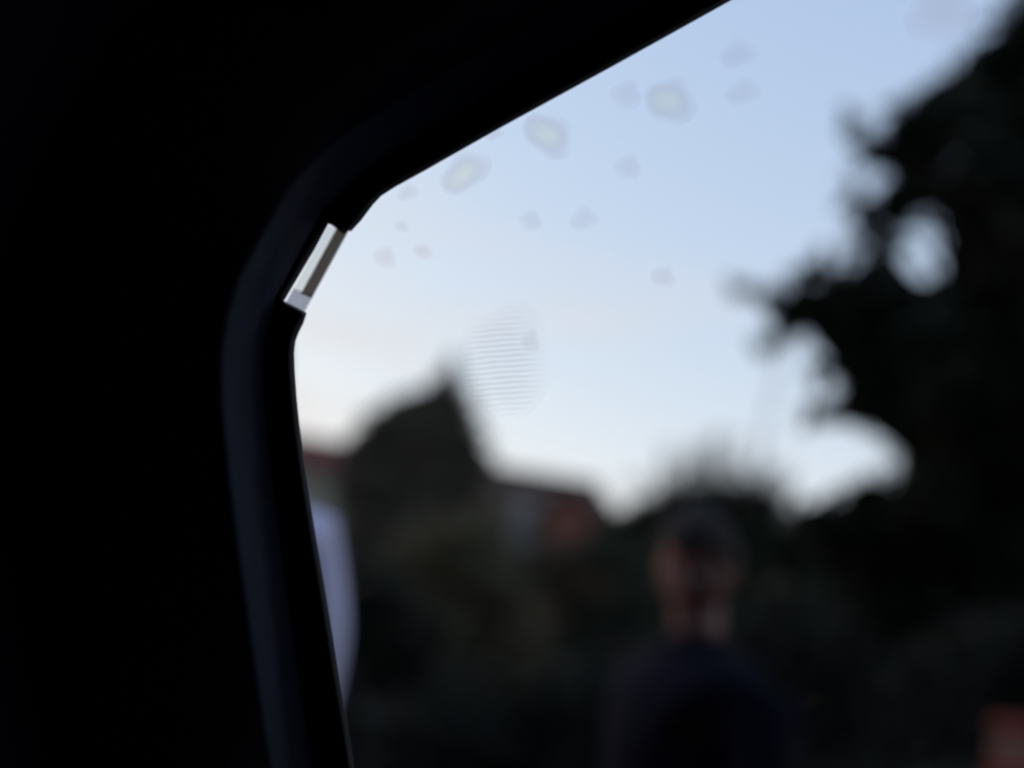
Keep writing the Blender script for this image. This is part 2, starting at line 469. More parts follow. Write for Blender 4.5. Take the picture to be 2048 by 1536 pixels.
# ---- shrubs along the garden edge
shr = [
    ('olive shrub with yellowish leaves below the pointed evergreen', 'leaf_olive', 9.0, 0.075, 9000,
     [(900, 1090, 80, 0), (980, 1060, 60, .1), (830, 1130, 80, .2), (960, 1150, 90, 0), (880, 1220, 110, .2), (1000, 1230, 90, .2), (880, 1330, 120, 0), (1010, 1320, 100, .1)], (930, 1330)),
    ('dark green shrub in the middle, below the house with the terracotta gable', 'leaf_green', 10.0, 0.08, 9000,
     [(1120, 1130, 70, 0), (1200, 1110, 60, .1), (1060, 1150, 60, .2), (1260, 1130, 60, .3), (1150, 1220, 100, .1), (1250, 1220, 90, 0), (1130, 1320, 110, 0), (1260, 1320, 110, .1)], (1180, 1340)),
    ('blackish shrub showing right of the pale lavender sleeve', 'leaf_black', 7.0, 0.07, 9000,
     [(760, 1180, 70, 0), (700, 1150, 60, .1), (820, 1280, 90, 0), (720, 1280, 100, .1), (640, 1200, 100, .1), (800, 1400, 110, .1), (680, 1400, 120, 0), (900, 1420, 110, .2)], (760, 1400)),
    ('blackish shrub behind the shoulders of the person in navy', 'leaf_black', 6.5, 0.07, 9000,
     [(1500, 1290, 70, .1), (1600, 1480, 120, 0), (1720, 1500, 120, 0), (1560, 1250, 80, 0), (1620, 1330, 100, 0), (1520, 1370, 110, .1), (1680, 1270, 70, .2), (1720, 1380, 110, .1), (1240, 1360, 100, .1), (1330, 1420, 120, 0), (1450, 1440, 120, .1)], (1560, 1450)),
    ('blackish shrub behind the red brick pier', 'leaf_black', 5.8, 0.07, 8000,
     [(1840, 1340, 90, 0), (1930, 1300, 90, 0), (2030, 1310, 110, .1), (1880, 1430, 120, 0), (2050, 1440, 130, .1), (2180, 1340, 130, 0), (2300, 1450, 140, 0)], (1960, 1480)),
    ('low dark shrub along the bottom edge, in front of the olive one', 'leaf_black', 5.5, 0.065, 9000,
     [(1000, 1440, 100, 0), (1120, 1430, 110, .1), (1220, 1450, 100, 0), (900, 1500, 120, 0), (1060, 1540, 130, .1), (1200, 1560, 130, 0), (780, 1520, 120, 0)], (1050, 1560)),
]
for k, (lab, lm, y, lf, n, bl, bp) in enumerate(shr):
    blobs = [px_blob(a, b, c, y + d, 1.0) for (a, b, c, d) in bl]
    xs = [b[0].x for b in blobs]
    # foliage down to the ground under the traced clumps
    low = min(b[0].z for b in blobs)
    z = low - 0.35
    while z > 0.15:
        for x in np.arange(min(xs), max(xs) + .2, 0.45):
            blobs.append((Vector((x, y + random.uniform(-.15, .15), z)), (0.36, 0.36, 0.32)))
        z -= 0.4
    b0 = at(bp[0], bp[1], y); b0.z = 0
    top = at(bp[0], bp[1] - 150, y)
    tree('shrub', lab, 'shrub', b0, top, 0.035, blobs, n, lf, M[lm], group='shrubs along the garden edge', seed=20 + k, shell=0.5)

# far belt of vegetation that closes the horizon
bl = []
for x in np.arange(-70, 95, 3.2):
    h = 3.0 + 1.3 * math.sin(x * 0.7) + random.uniform(-.5, .8)
    bl.append((Vector((x, 62 + random.uniform(-4, 4), h * 0.5)), (2.6, 2.4, h * 0.6)))
g = bpy.data.objects.new('far_wood', None)
v, f = leaves(bl, 22000, 0.75, 0.6, seed=40)
me = bpy.data.meshes.new('distant_trees')
me.from_pydata(v.tolist(), [], f.tolist()); me.update()
o = link('distant_trees', me, M['leaf_grey'])
tag(o, kind='stuff')
bpy.data.objects.remove(g)

# unseen tree row added behind the car to keep the low sky off everything that faces us
bl = []
for x in np.arange(-34, 36, 2.6):
    for z in (2.0, 5.0, 8.2, 11.0):
        bl.append((Vector((x + random.uniform(-.6, .6), -9.5 + random.uniform(-.8, .8), z + random.uniform(-.5, .5))), (2.3, 1.9, 2.2)))
v, f = leaves(bl, 42000, 0.75, 0.6, seed=41)
me = bpy.data.meshes.new('added_shade_trees')
me.from_pydata(v.tolist(), [], f.tolist()); me.update()
tag(link('added_shade_trees', me, M['leaf_green']), kind='stuff')

# ------------------------------------------------------------------ houses
def window(parent, c, w, h, out, yaw):
    """frame part with a pane sub-part; out is the wall's outward normal"""
    rot = Matrix.Rotation(yaw, 3, 'Z')
    bm = bmesh.new()
    t = 0.09
    for (dx, dz, hx, hz) in ((0, h / 2, w / 2 + t, t / 2), (0, -h / 2, w / 2 + t, t / 2), (-w / 2 - t / 4, 0, t / 2, h / 2 - t / 2 - .003), (w / 2 + t / 4, 0, t / 2, h / 2 - t / 2 - .003), (0, 0, t / 3, h / 2 - t / 2 - .003)):
        add_box(bm, Vector(c) + rot @ Vector((dx, 0, dz)), (hx, 0.06, hz), rot)
    fr = from_bm('window', bm, M['white'], parent)
    bm = bmesh.new()
    add_box(bm, Vector(c) + out * 0.0, (w / 2 - .005, 0.02, h / 2 - .045), rot)
    from_bm('pane', bm, M['pane'], fr)
    bm = bmesh.new()
    add_box(bm, Vector(c) + rot @ Vector((0, -0.05, -h / 2 - t / 2 - .035)), (w / 2 + .15, 0.12, .03), rot)
    from_bm('sill', bm, M['white'], fr)

def tiled_slope(bm, a, b, c, d, rows, lift=0.05):
    """stepped tile courses: a-b along the ridge, d-c along the eaves"""
    a, b, c, d = map(Vector, (a, b, c, d))
    n = (b - a).cross(d - a).normalized()
    if n.z < 0: n = -n
    for i in range(rows):
        t0, t1 = i / rows, (i + 1.06) / rows
        p0, p1 = a.lerp(d, t0), b.lerp(c, t0)
        q0, q1 = a.lerp(d, t1), b.lerp(c, t1)
        up, dn = n * 0.012, n * lift
        vs = [bm.verts.new(x) for x in (p0 + up, p1 + up, q1 + dn, q0 + dn, q0 - n * 0.01, q1 - n * 0.01)]
        bm.faces.new((vs[0], vs[1], vs[2], vs[3]))
        bm.faces.new((vs[3], vs[2], vs[5], vs[4]))

# house on the right: long brown roof, terracotta gable end, pale dormer
HY = 42.0
ridge_l, ridge_r = at(960, 934, HY), at(1198, 973, HY)
ridge_z = (ridge_l.z + ridge_r.z) / 2
xl, xr = ridge_l.x - 3.0, ridge_r.x
ez = 3.6
hw = 4.2
house = empty('brown_roofed_house', ((xl + xr) / 2, HY, 0), 'far house with a brown roof and a terracotta gable, right of the pointed evergreen', 'house')
bm = bmesh.new()
add_box(bm, ((xl + xr) / 2, HY, ez / 2), ((xr - xl) / 2 - .3, hw - .4, ez / 2))
from_bm('wall', bm, M['brick_wall'], house)
bm = bmesh.new()
hip = 3.6
tiled_slope(bm, (xl, HY, ridge_z), (xr, HY, ridge_z), (xr + hip, HY - hw, ez - .1), (xl, HY - hw, ez - .1), 16)
tiled_slope(bm, (xr, HY, ridge_z), (xl, HY, ridge_z), (xl, HY + hw, ez - .1), (xr + hip, HY + hw, ez - .1), 16)
tiled_slope(bm, (xr, HY, ridge_z), (xr, HY, ridge_z), (xr + hip, HY + hw, ez - .1), (xr + hip, HY - hw, ez - .1), 16)
rf = from_bm('roof', bm, M['roof_brown'], house)
bm = bmesh.new()
add_tube(bm, [(xl, HY, ridge_z + .06), (xr, HY, ridge_z + .06)], [.12, .12], 8)
from_bm('ridge_tiles', bm, M['roof_brown'], rf, True)
# closing gable on the hidden left end
from_py('gable', [(xl + .05, HY - hw + .2, ez - .1), (xl + .05, HY + hw - .2, ez - .1), (xl + .05, HY, ridge_z - .05), (xl + .35, HY - hw + .2, ez - .1), (xl + .35, HY + hw - .2, ez - .1), (xl + .35, HY, ridge_z - .05)],
        [(0, 1, 2), (5, 4, 3), (0, 3, 4, 1), (1, 4, 5, 2), (2, 5, 3, 0)], M['brick_wall'], house)
# projecting front gable hung with terracotta tiles
GY = HY - hw - .9
gp = at(1150, 985, GY); gz = gp.z
gw = 0.80
gb = at(1150, 1050, GY).z
tl = []
rows = 12
bm = bmesh.new()
add_box(bm, (gp.x, GY + 2.0, gb / 2 - .2), (gw, 1.9, gb / 2 - .2 + .0))
from_bm('porch_wall', bm, M['brick_wall'], house)
bm = bmesh.new()
for i in range(rows):                        # hung tile courses, each course narrower towards the apex
    z0 = gb - .35 + (gz - gb + .3) * i / rows
    z1 = gb - .35 + (gz - gb + .3) * (i + 1) / rows
    w0 = gw * min(1.0, 1.55 * (1 - i / rows) + .06)
    add_box(bm, (gp.x, GY + .08 - .012 * (i % 2), (z0 + z1) / 2), (w0, .04, (z1 - z0) / 2 - .004), Matrix.Rotation(-0.06, 3, 'X'))
from_bm('hung_tiles', bm, M['tile_hung'], house)
bm = bmesh.new()
for s in (-1, 1):
    tiled_slope(bm, (gp.x, GY - .2, gz + .12), (gp.x, GY + 4.2, gz + .12), (gp.x + s * 1.25, GY + 4.2, gb + .1), (gp.x + s * 1.25, GY - .2, gb + .1), 8)
from_bm('gable_roof', bm, M['roof_brown'], house)
# pale dormer
DY = HY - hw * .75
dc = at(1065, 1045, DY)
dw, dh = .62, .85
bm = bmesh.new()
add_box(bm, dc + Vector((0, .9, 0)), (dw + .1, .85, dh + .08))
dm = from_bm('dormer', bm, M['dormer'], house)
bm = bmesh.new()
add_box(bm, dc + Vector((0, .75, dh + .16)), (dw + .25, 1.1, .06), None, .02)
from_bm('dormer_roof', bm, M['roof_brown'], dm)
window(house, dc + Vector((0, -.01, 0)), dw * 1.5, dh * 1.4, Vector((0, -1, 0)), 0)
for x in (xl + 1.4, xl + 3.6):
    window(house, (x, HY - hw + .36, 2.0), 1.1, 1.2, Vector((0, -1, 0)), 0)
# low red-tiled annexe on the right
ax = at(1240, 1024, HY - 2)
bm = bmesh.new()
tiled_slope(bm, (ax.x - 1.2, HY + .6, ax.z), (ax.x + 2.2, HY + .6, ax.z - .02), (ax.x + 2.2, HY - 4.2, ax.z - 2.2), (ax.x - 1.2, HY - 4.2, ax.z - 2.2), 12)
from_bm('annexe_roof', bm, M['roof_red'], house)
bm = bmesh.new()
add_box(bm, (ax.x + .5, HY - 1.7, (ax.z - 2.3) / 2), (1.5, 2.2, (ax.z - 2.3) / 2))
from_bm('annexe_wall', bm, M['brick_wall'], house)

# house on the left, mostly behind the pillar
HY = 38.0
r0, r1 = at(560, 872, HY), at(720, 898, HY)
rz = r0.z * .5 + r1.z * .5
el = at(650, 938, HY - 2.6)
ez = el.z
xl, xr = r0.x - 6.5, r1.x + .9
hw = 2.9
hl = empty('red_roofed_house', ((xl + xr) / 2, HY, 0), 'far house with a dull red tiled roof and beige wall, just right of the pillar', 'house')
bm = bmesh.new()
add_box(bm, ((xl + xr) / 2, HY, ez / 2), ((xr - xl) / 2 - .25, hw - .35, ez / 2))
from_bm('wall', bm, M['render_wall'], hl)
bm = bmesh.new()
tiled_slope(bm, (xl, HY, rz), (xr, HY, rz), (xr, HY - hw, ez - .05), (xl, HY - hw, ez - .05), 14)
tiled_slope(bm, (xr, HY, rz), (xl, HY, rz), (xl, HY + hw, ez - .05), (xr, HY + hw, ez - .05), 14)
rf = from_bm('roof', bm, M['roof_red'], hl)
bm = bmesh.new()
add_tube(bm, [(xl, HY, rz + .05), (xr, HY, rz + .05)], [.11, .11], 8)
from_bm('ridge_tiles', bm, M['roof_red'], rf, True)
for x in (xl + .3, xr - .3):
    from_py('gable', [(x - .1, HY - hw + .25, ez - .05), (x - .1, HY + hw - .25, ez - .05), (x - .1, HY, rz - .1), (x + .1, HY - hw + .25, ez - .05), (x + .1, HY + hw - .25, ez - .05), (x + .1, HY, rz - .1)],
            [(0, 1, 2), (5, 4, 3), (0, 3, 4, 1), (1, 4, 5, 2), (2, 5, 3, 0)], M['render_wall'], hl)
for i, x in enumerate((xl + 2.0, xl + 4.6, xl + 7.2)):
    window(hl, (x, HY - hw + .32, ez - 1.3), 1.1, 1.3, Vector((0, -1, 0)), 0)

# ------------------------------------------------------------------ pole
pt, pb = at(1575, 660, 25.0), at(1505, 960, 25.0)
d = (pt - pb) / (pt.z - pb.z)
b0 = pb - d * pb.z
pole = empty('utility_pole', b0, 'thin pale utility pole standing against the sky left of the big tree', 'pole')
bm = bmesh.new()
add_tube(bm, [b0 - d * .1, b0 + d * (pt.z * .5), b0 + d * pt.z], [.065, .05, .036], 12)
from_bm('shaft', bm, M['pole'], pole, True)
bm = bmesh.new()
add_tube(bm, [b0 + d * pt.z, b0 + d * (pt.z + .06)], [.045, .02], 12)
from_bm('pole_cap', bm, M['pole'], pole, True)

# ------------------------------------------------------------------ brick pier at the lower right
Y = 3.9
pe = at(1974, 1426, Y + .45)
pz = pe.z
pw = 0.225
pier = empty('brick_pier', (pe.x + pw, Y + pw, 0), 'red brick garden pier at the lower right edge', 'pier')
pcx, pcy = pe.x + pw, Y + pw
bm = bmesh.new()
add_box(bm, (pcx, pcy, (pz - .08) / 2), (pw - .012, pw - .012, (pz - .08) / 2))
from_bm('mortar', bm, M['mortar'], pier)
bm = bmesh.new()
add_box(bm, (0, 0, 0), (.1075, .051, .0325), None, .005)
bmesh.ops.recalc_face_normals(bm, faces=bm.faces)
brick_me = bpy.data.meshes.new('brick')
bm.to_mesh(brick_me); bm.free()
brick_me.materials.append(M['brick'])
ncourse = int((pz - .12) / .075)
for c in range(ncourse):
    z = 0.035 + .075 * c + .04
    turn = c % 2
    for s in range(4):                       # four sides, pinwheel bond, joints swap every course
        for k in range(2):
            off = -.1125 + .225 * k
            a = s * math.pi / 2
            p = Matrix.Rotation(a, 3, 'Z') @ Vector((off, -(pw - .051) - random.uniform(0, .003), 0))
            if abs(off) > .05:
                o = bpy.data.objects.new('brick', brick_me)
                COL.objects.link(o)
                o.parent = pier
                # stretchers on two faces per course, short returns hidden behind them on the others
                if (s % 2 == turn):
                    o.location = (p.x, p.y, z)
                    o.rotation_euler = (0, 0, a)
                else:
                    q = Matrix.Rotation(a, 3, 'Z') @ Vector((off * 0.52, -(pw - .051) - random.uniform(0, .003), 0))
                    o.location = (q.x, q.y, z)
                    o.rotation_euler = (0, 0, a)
                    o.scale = (0.52, 1, 1)
bm = bmesh.new()
add_box(bm, (pcx, pcy, pz - .04), (pw + .004, pw + .004, .035), None, .03)
from_bm('coping', bm, M['brick'], pier)

# ------------------------------------------------------------------ people
def skin_mesh(name, verts, edges, radii, root_i, m, parent, level=2):
    me = bpy.data.meshes.new(name)
    me.from_pydata([tuple(v) for v in verts], edges, [])
    o = link(name, me, m, parent)
    sm = o.modifiers.new('skin', 'SKIN')
    sm.use_smooth_shade = True
    sv = me.skin_vertices[0].data
    for i, r in enumerate(radii):
        sv[i].radius = (r, r) if not hasattr(r, '__len__') else r
        sv[i].use_root = (i == root_i)
    ss = o.modifiers.new('sub', 'SUBSURF')
    ss.levels = level; ss.render_levels = level
    return o

def person(label, base, height, yaw, shirt, arm_out, head_turn, head_tilt):
    k = height / 1.75
    base = Vector(base)
    root = empty('person', base, label, 'person')
    rot = Matrix.Rotation(yaw, 3, 'Z')           # the figure faces local -Y
    def P(x, y, z): return base + rot @ (Vector((x, y, z)) * k)
    # body skeleton
    V, E, RAD, ix = [], [], [], {}
    def add(n, p, r, par=None):
        ix[n] = len(V); V.append(P(*p)); RAD.append((r * k, r * k) if not hasattr(r, '__len__') else (r[0] * k, r[1] * k))
        if par is not None: E.append((ix[par], ix[n]))
    add('pelvis', (0, 0, .95), (.11, .085))
    add('waist', (0, 0, 1.10), (.115, .085), 'pelvis')
    add('chest', (0, .01, 1.28), (.145, .095), 'waist')
    add('upper', (0, .015, 1.38), (.09, .06), 'chest')
    add('neck', (0, .01, 1.495), .055, 'upper')
    for s, nm in ((-1, 'r'), (1, 'l')):
        ao = arm_out
        add('sh' + nm, (s * .165, .015, 1.37), .045, 'upper')
        add('el' + nm, (s * (.20 + ao), .03, 1.13), .043, 'sh' + nm)
        add('wr' + nm, (s * (.20 + ao * 1.1), -.05, .88), .029, 'el' + nm)
        add('pa' + nm, (s * (.20 + ao * 1.1), -.075, .80), (.036, .02), 'wr' + nm)
        add('hip' + nm, (s * .09, 0, .90), .088, 'pelvis')
        add('kn' + nm, (s * .10, -.01, .50), .058, 'hip' + nm)
        add('an' + nm, (s * .10, .02, .09), .038, 'kn' + nm)
        add('to' + nm, (s * .115, -.12, .035), (.042, .03), 'an' + nm)
    skin_mesh('body', V, E, RAD, 0, M['skin'], root)
    # five fingers to each hand, rooted in the palm
    for s in (-1, 1):
        hx = s * (.20 + arm_out * 1.1)
        FV, FE, FR = [], [], []
        FV.append(P(hx, -.07, .815)); FR.append((.03 * k, .014 * k))
        for q, (dy, L) in enumerate(((-.030, .075), (-.010, .085), (.010, .08), (.028, .062))):
            b0 = len(FV)
            FV += [P(hx, -.078 + dy, .775), P(hx - s * .006, -.084 + dy, .775 - L * .5), P(hx - s * .022, -.086 + dy, .775 - L)]
            FR += [(.0095 * k,) * 2, (.0085 * k,) * 2, (.007 * k,) * 2]
            FE += [(0, b0), (b0, b0 + 1), (b0 + 1, b0 + 2)]
        b0 = len(FV)
        FV += [P(hx - s * .012, -.112, .80), P(hx - s * .02, -.128, .765)]
        FR += [(.011 * k,) * 2, (.009 * k,) * 2]
        FE += [(0, b0), (b0, b0 + 1)]
        skin_mesh('hand', FV, FE, FR, 0, M['skin'], root, 1)
    # head with a face
    HR = rot @ Matrix.Rotation(head_turn, 3, 'Z') @ Matrix.Rotation(head_tilt, 3, 'X')
    hc = P(0, -.015, 1.635)
    def H(x, y, z): return hc + HR @ (Vector((x, y, z)) * (k * 1.06))
    bm = bmesh.new()
    bmesh.ops.create_icosphere(bm, subdivisions=4, radius=1.0)
    for v in bm.verts:
        x, y, z = v.co
        w = .075 * (1 - .28 * max(0, -z) ** 1.5)
        dpt = .098
        px, py, pz_ = x * w, y * dpt, z * .115
        if z < -.1 and y > 0: py *= 1 - .5 * min(1, -z)          # narrower back under the skull
        if y < -.3:                                                # face plane, brow, sockets, nose, chin
            py += .012 * (-y - .3)
            ex = math.exp(-((abs(x) - .42) ** 2) / .03 - ((z - .05) ** 2) / .02)
            py += .012 * ex
            no = math.exp(-(x ** 2) / .018 - ((z + .22) ** 2) / .035)
            py -= .026 * no
            ch = math.exp(-(x ** 2) / .08 - ((z + .85) ** 2) / .03)
            py -= .012 * ch
            mo = math.exp(-(x ** 2) / .06 - ((z + .55) ** 2) / .004)
            py += .004 * mo
        v.co = H(px / 1, py / 1, pz_ / 1)
    head = from_bm('head', bm, M['skin'], root, True)
    bm = bmesh.new()
    add_tube(bm, [P(0, .012, 1.44), P(0, .008, 1.50), H(0, .02, -.06)], [.062 * k, .055 * k, .054 * k], 14)
    from_bm('neck', bm, M['skin'], root, True)
    for s in (-1, 1):
        bm = bmesh.new()
        add_ball(bm, H(s * .077, .012, -.01), (.010 * k, .02 * k, .032 * k), 12, 8, HR)
        from_bm('ear', bm, M['skin'], head, True)
        bm = bmesh.new()
        add_ball(bm, H(s * .031, -.081, .006), (.013 * k, .010 * k, .009 * k), 12, 8, HR)
        from_bm('eye', bm, M['eye'], head, True)
    bm = bmesh.new()
    add_ball(bm, H(0, -.094, -.063), (.024 * k, .008 * k, .008 * k), 12, 8, HR)
    from_bm('mouth', bm, M['lip_skin'], head, True)
    # hair: cap over the skull, uneven outline
    bm = bmesh.new()
    bmesh.ops.create_icosphere(bm, subdivisions=4, radius=1.0)
    kill = []
    for v in bm.verts:
        x, y, z = v.co
        line = .40 if y < -.45 else (.10 if y < .15 else -.40)
        if z < line: kill.append(v); continue
        q = 1 + .05 * math.sin(9 * x + 4 * z) * math.cos(8 * y) + .03 * math.sin(23 * x + 17 * y)
        v.co = H(x * .088 * q, y * .112 * q + .008, z * .132 * q + .002)
    bmesh.ops.delete(bm, geom=kill, context='VERTS')
    hair = from_bm('hair', bm, M['hair'], root, True)
    so = hair.modifiers.new('thick', 'SOLIDIFY'); so.thickness = .012; so.offset = -1
    # clothes follow the body
    V2, E2, R2, i2 = [], [], [], {}
    def add2(n, p, r, par=None):
        i2[n] = len(V2); V2.append(P(*p)); R2.append((r * k, r * k) if not hasattr(r, '__len__') else (r[0] * k, r[1] * k))
        if par is not None: E2.append((i2[par], i2[n]))
    add2('hem', (0, 0, .78), (.19, .145))
    add2('hip', (0, 0, .92), (.18, .135), 'hem')
    add2('waist', (0, 0, 1.08), (.168, .122), 'hip')
    add2('chest', (0, .01, 1.27), (.19, .135), 'waist')
    add2('upper', (0, .015, 1.40), (.135, .10), 'chest')
    add2('collar', (0, .012, 1.462), (.09, .085), 'upper')
    add2('neckband', (0, .008, 1.50), (.072, .07), 'collar')
    for s in (-1, 1):
        add2('s%d' % s, (s * .178, .015, 1.395), .070, 'upper')
        add2('m%d' % s, (s * (.205 + arm_out * .55), .022, 1.27), .068, 's%d' % s)
        add2('e%d' % s, (s * (.20 + arm_out), .03, 1.12), .06, 'm%d' % s)
        add2('c%d' % s, (s * (.20 + arm_out * 1.1), -.045, .90), .043, 'e%d' % s)
    skin_mesh('shirt', V2, E2, R2, 0, shirt, root)
    V3, E3, R3 = [P(0, 0, 1.0)], [], [(.16 * k, .12 * k)]
    for s in (-1, 1):
        b0 = len(V3)
        V3 += [P(s * .09, 0, .86), P(s * .10, -.01, .50), P(s * .10, .02, .10)]
        R3 += [(.105 * k,) * 2, (.082 * k,) * 2, (.07 * k,) * 2]
        E3 += [(0, b0), (b0, b0 + 1), (b0 + 1, b0 + 2)]
    skin_mesh('trousers', V3, E3, R3, 0, M['trousers'], root)
    for s in (-1, 1):
        bm = bmesh.new()
        add_ball(bm, P(s * .11, -.05, .042), (.05 * k, .135 * k, .044 * k), 16, 10, rot)
        from_bm('shoe', bm, M['shoe'], root, True)
    return root

GZ = 0.121
hp = at(1402, 1142, 2.2)
hgt = (hp.z - GZ) / 1.635 * 1.75
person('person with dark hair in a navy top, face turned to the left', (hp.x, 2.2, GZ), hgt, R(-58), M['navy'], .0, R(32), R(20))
sp = at(711, 1086, 1.72)
lh = (sp.z - GZ + .015) / 1.415 * 1.75
person('person in a pale lavender shirt, mostly hidden behind the window pillar', (sp.x - .262 * lh / 1.75, 1.75, GZ), lh, R(8), M['lavender'], .018, 0, 0)

# ------------------------------------------------------------------ the car we sit in
D0 = 0.45                                           # window edge
car = empty('car', win(590, 800, 0.5), 'dark car interior around the window: black pillar, roof edge, seal and glass', 'car')
# visible edge of the opening, in photograph pixels, from beyond the top right round to beyond the bottom
EDGE = [(3700, -1220), (3000, -852), (2300, -466), (1460, 1), (1230, 129), (1000, 255), (850, 340), (790, 373), (762, 391), (746, 408), (733, 425), (721, 441), (709, 454), (702, 462), (688, 458), (656, 447),
        (629, 497), (600, 546), (567, 602), (590, 614), (612, 626), (612, 628), (606, 646), (597, 664), (590, 682), (587, 705), (588, 740), (592, 790), (598, 850), (607, 920), (617, 985), (629, 1062), (644, 1150), (659, 1240), (677, 1350), (693, 1440), (708, 1536), (752, 1800), (800, 2060),
        (900, 2180), (1500, 2260), (2700, 2240), (3500, 2150), (3900, 1700), (3980, 800), (3900, -700), (3850, -1100)]
# the same outline with the clip's notch bridged straight, for everything outside the seal
k0 = EDGE.index((688, 458))
FLAT = list(EDGE)
for q, t in enumerate((.02, .06, .35, .65, .965, .98, .992)):
    FLAT[k0 + q] = tuple(Vector((702, 462)).lerp(Vector((612, 628)), t))
n = len(EDGE)
cx, cy = 2200, 600
def normals(EDGE):
  OUTN = []
  for i in range(n):
    a, b = Vector(EDGE[i - 1]), Vector(EDGE[(i + 1) % n])
    t = (b - a).normalized()
    nn = Vector((t.y, -t.x))                        # outward side of the opening
    if (Vector(EDGE[i]) - Vector((cx, cy))).dot(nn) < 0: nn = -nn
    OUTN.append(nn)
  return OUTN
N_EDGE, N_FLAT = normals(EDGE), normals(FLAT)

def ring(off, depth, flat=True):
    out = []
    for (p, nn) in zip(FLAT if flat else EDGE, N_FLAT if flat else N_EDGE):
        o = off(p) if callable(off) else off
        q = Vector(p) + nn * o
        out.append(win(q.x, q.y, depth(p) if callable(depth) else depth))
    return out

def smooth_ring(pts, it):
    for _ in range(it):
        pts = [(pts[i - 1] + pts[i] * 2 + pts[(i + 1) % len(pts)]) / 4 for i in range(len(pts))]
    return pts

def loft(name, rings, m, parent, smooth=True, solid=0.0):
    bm = bmesh.new()
    rv = [[bm.verts.new(p) for p in r] for r in rings]
    for a, b in zip(rv[:-1], rv[1:]):
        for i in range(len(a)):
            j = (i + 1) % len(a)
            bm.faces.new((a[i], a[j], b[j], b[i]))
    return from_bm(name, bm, m, parent, smooth)

def sealw(p):                                       # width of the dark seal face grows towards the bottom
    if 440 < p[1] < 640: return 67
    return 60 + max(0, (p[1] - 700)) * 0.026 if p[1] < 1800 and p[0] < 1000 else 70
def lean(p):                                        # the reveal flattens out along the roof edge
    return 1.0 if p[0] < 640 else max(.05, 1 - (p[0] - 640) / 260)
def stripw(p):
    w = 80
    return sealw(p) + w
# glass run lip: thin greyish edge, then the flat rubber face, the reveal towards the cabin, then the pillar trim
loft('glass_run_lip', [ring(-1, D0 + .0075, False), ring(0, D0 + .004, False), ring(4, D0 + .001, False), ring(10, D0 - .0015, False)], M['lip'], car)
loft('window_seal', [ring(9, D0 + .004, False), ring(9.5, D0 - .002, False), ring(lambda p: sealw(p) * .985, D0 - .0045), ring(lambda p: sealw(p), D0 - .002)], M['rubber'], car)
r_in = smooth_ring(ring(lambda p: sealw(p) - 1, D0 - .003), 1)
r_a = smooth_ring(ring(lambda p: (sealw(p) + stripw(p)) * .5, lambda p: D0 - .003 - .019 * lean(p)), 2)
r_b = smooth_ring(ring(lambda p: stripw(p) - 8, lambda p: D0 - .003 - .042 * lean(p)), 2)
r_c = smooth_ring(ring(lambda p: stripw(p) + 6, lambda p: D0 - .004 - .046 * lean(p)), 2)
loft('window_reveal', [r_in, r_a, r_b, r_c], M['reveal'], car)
r_c2 = [p - FWD * .0015 for p in r_c]
r_d = smooth_ring(ring(lambda p: 620, D0 - .10), 4)
loft('pillar_trim', [r_c2, smooth_ring(ring(lambda p: stripw(p) + 120, D0 - .064), 3), r_d], M['trim'], car)
# cabin: roof lining, far side, floor as one rounded shell behind the trim
def box_ring(s, depth, back):
    out = []
    ctr = win(cx, cy, D0)
    for p in r_d:
        d = (p - ctr); d = d - FWD * d.dot(FWD)
        out.append(ctr + d * s - FWD * back)
    return out
loft('cabin_lining', [r_d, box_ring(1.12, 0, .35), box_ring(1.15, 0, 1.0), box_ring(1.0, 0, 1.35), box_ring(.02, 0, 1.4)], M['lining'], car)
# painted body skin outside
sk0 = ring(3, D0 + .012, False)
loft('body_panel', [ring(4, D0 + .007, False), sk0, ring(120, D0 + .02), ring(640, D0 + .015), [p + FWD * .10 for p in box_ring(1.2, 0, .30)], [p for p in box_ring(1.25, 0, 1.1)]], M['paint'], car)

# glass
gm = bpy.data.materials.new('window_glass')
gm.use_nodes = True
n_, l_ = gm.node_tree.nodes, gm.node_tree.links
n_.remove(n_['Principled BSDF'])
tr = n_.new('ShaderNodeBsdfTransparent'); tr.inputs[0].default_value = (.97, .985, .98, 1)
gl = n_.new('ShaderNodeBsdfGlossy'); gl.inputs['Roughness'].default_value = .02
fr = n_.new('ShaderNodeFresnel'); fr.inputs[0].default_value = 1.35
mx = n_.new('ShaderNodeMixShader')
l_.new(fr.outputs[0], mx.inputs[0]); l_.new(tr.outputs[0], mx.inputs[1]); l_.new(gl.outputs[0], mx.inputs[2])
l_.new(mx.outputs[0], n_['Material Output'].inputs['Surface'])
GD = D0 + .009
gr = ring(8, GD, False)
bm = bmesh.new()
f0 = [bm.verts.new(p) for p in gr]
f1 = [bm.verts.new(p + FWD * .004) for p in gr]
bm.faces.new(f0); bm.faces.new(f1[::-1])
for i in range(len(f0)):
    j = (i + 1) % len(f0)
    bm.faces.new((f0[i], f0[j], f1[j], f1[i]))
bmesh.ops.triangulate(bm, faces=bm.faces)
glass = from_bm('window_glass', bm, gm, car)

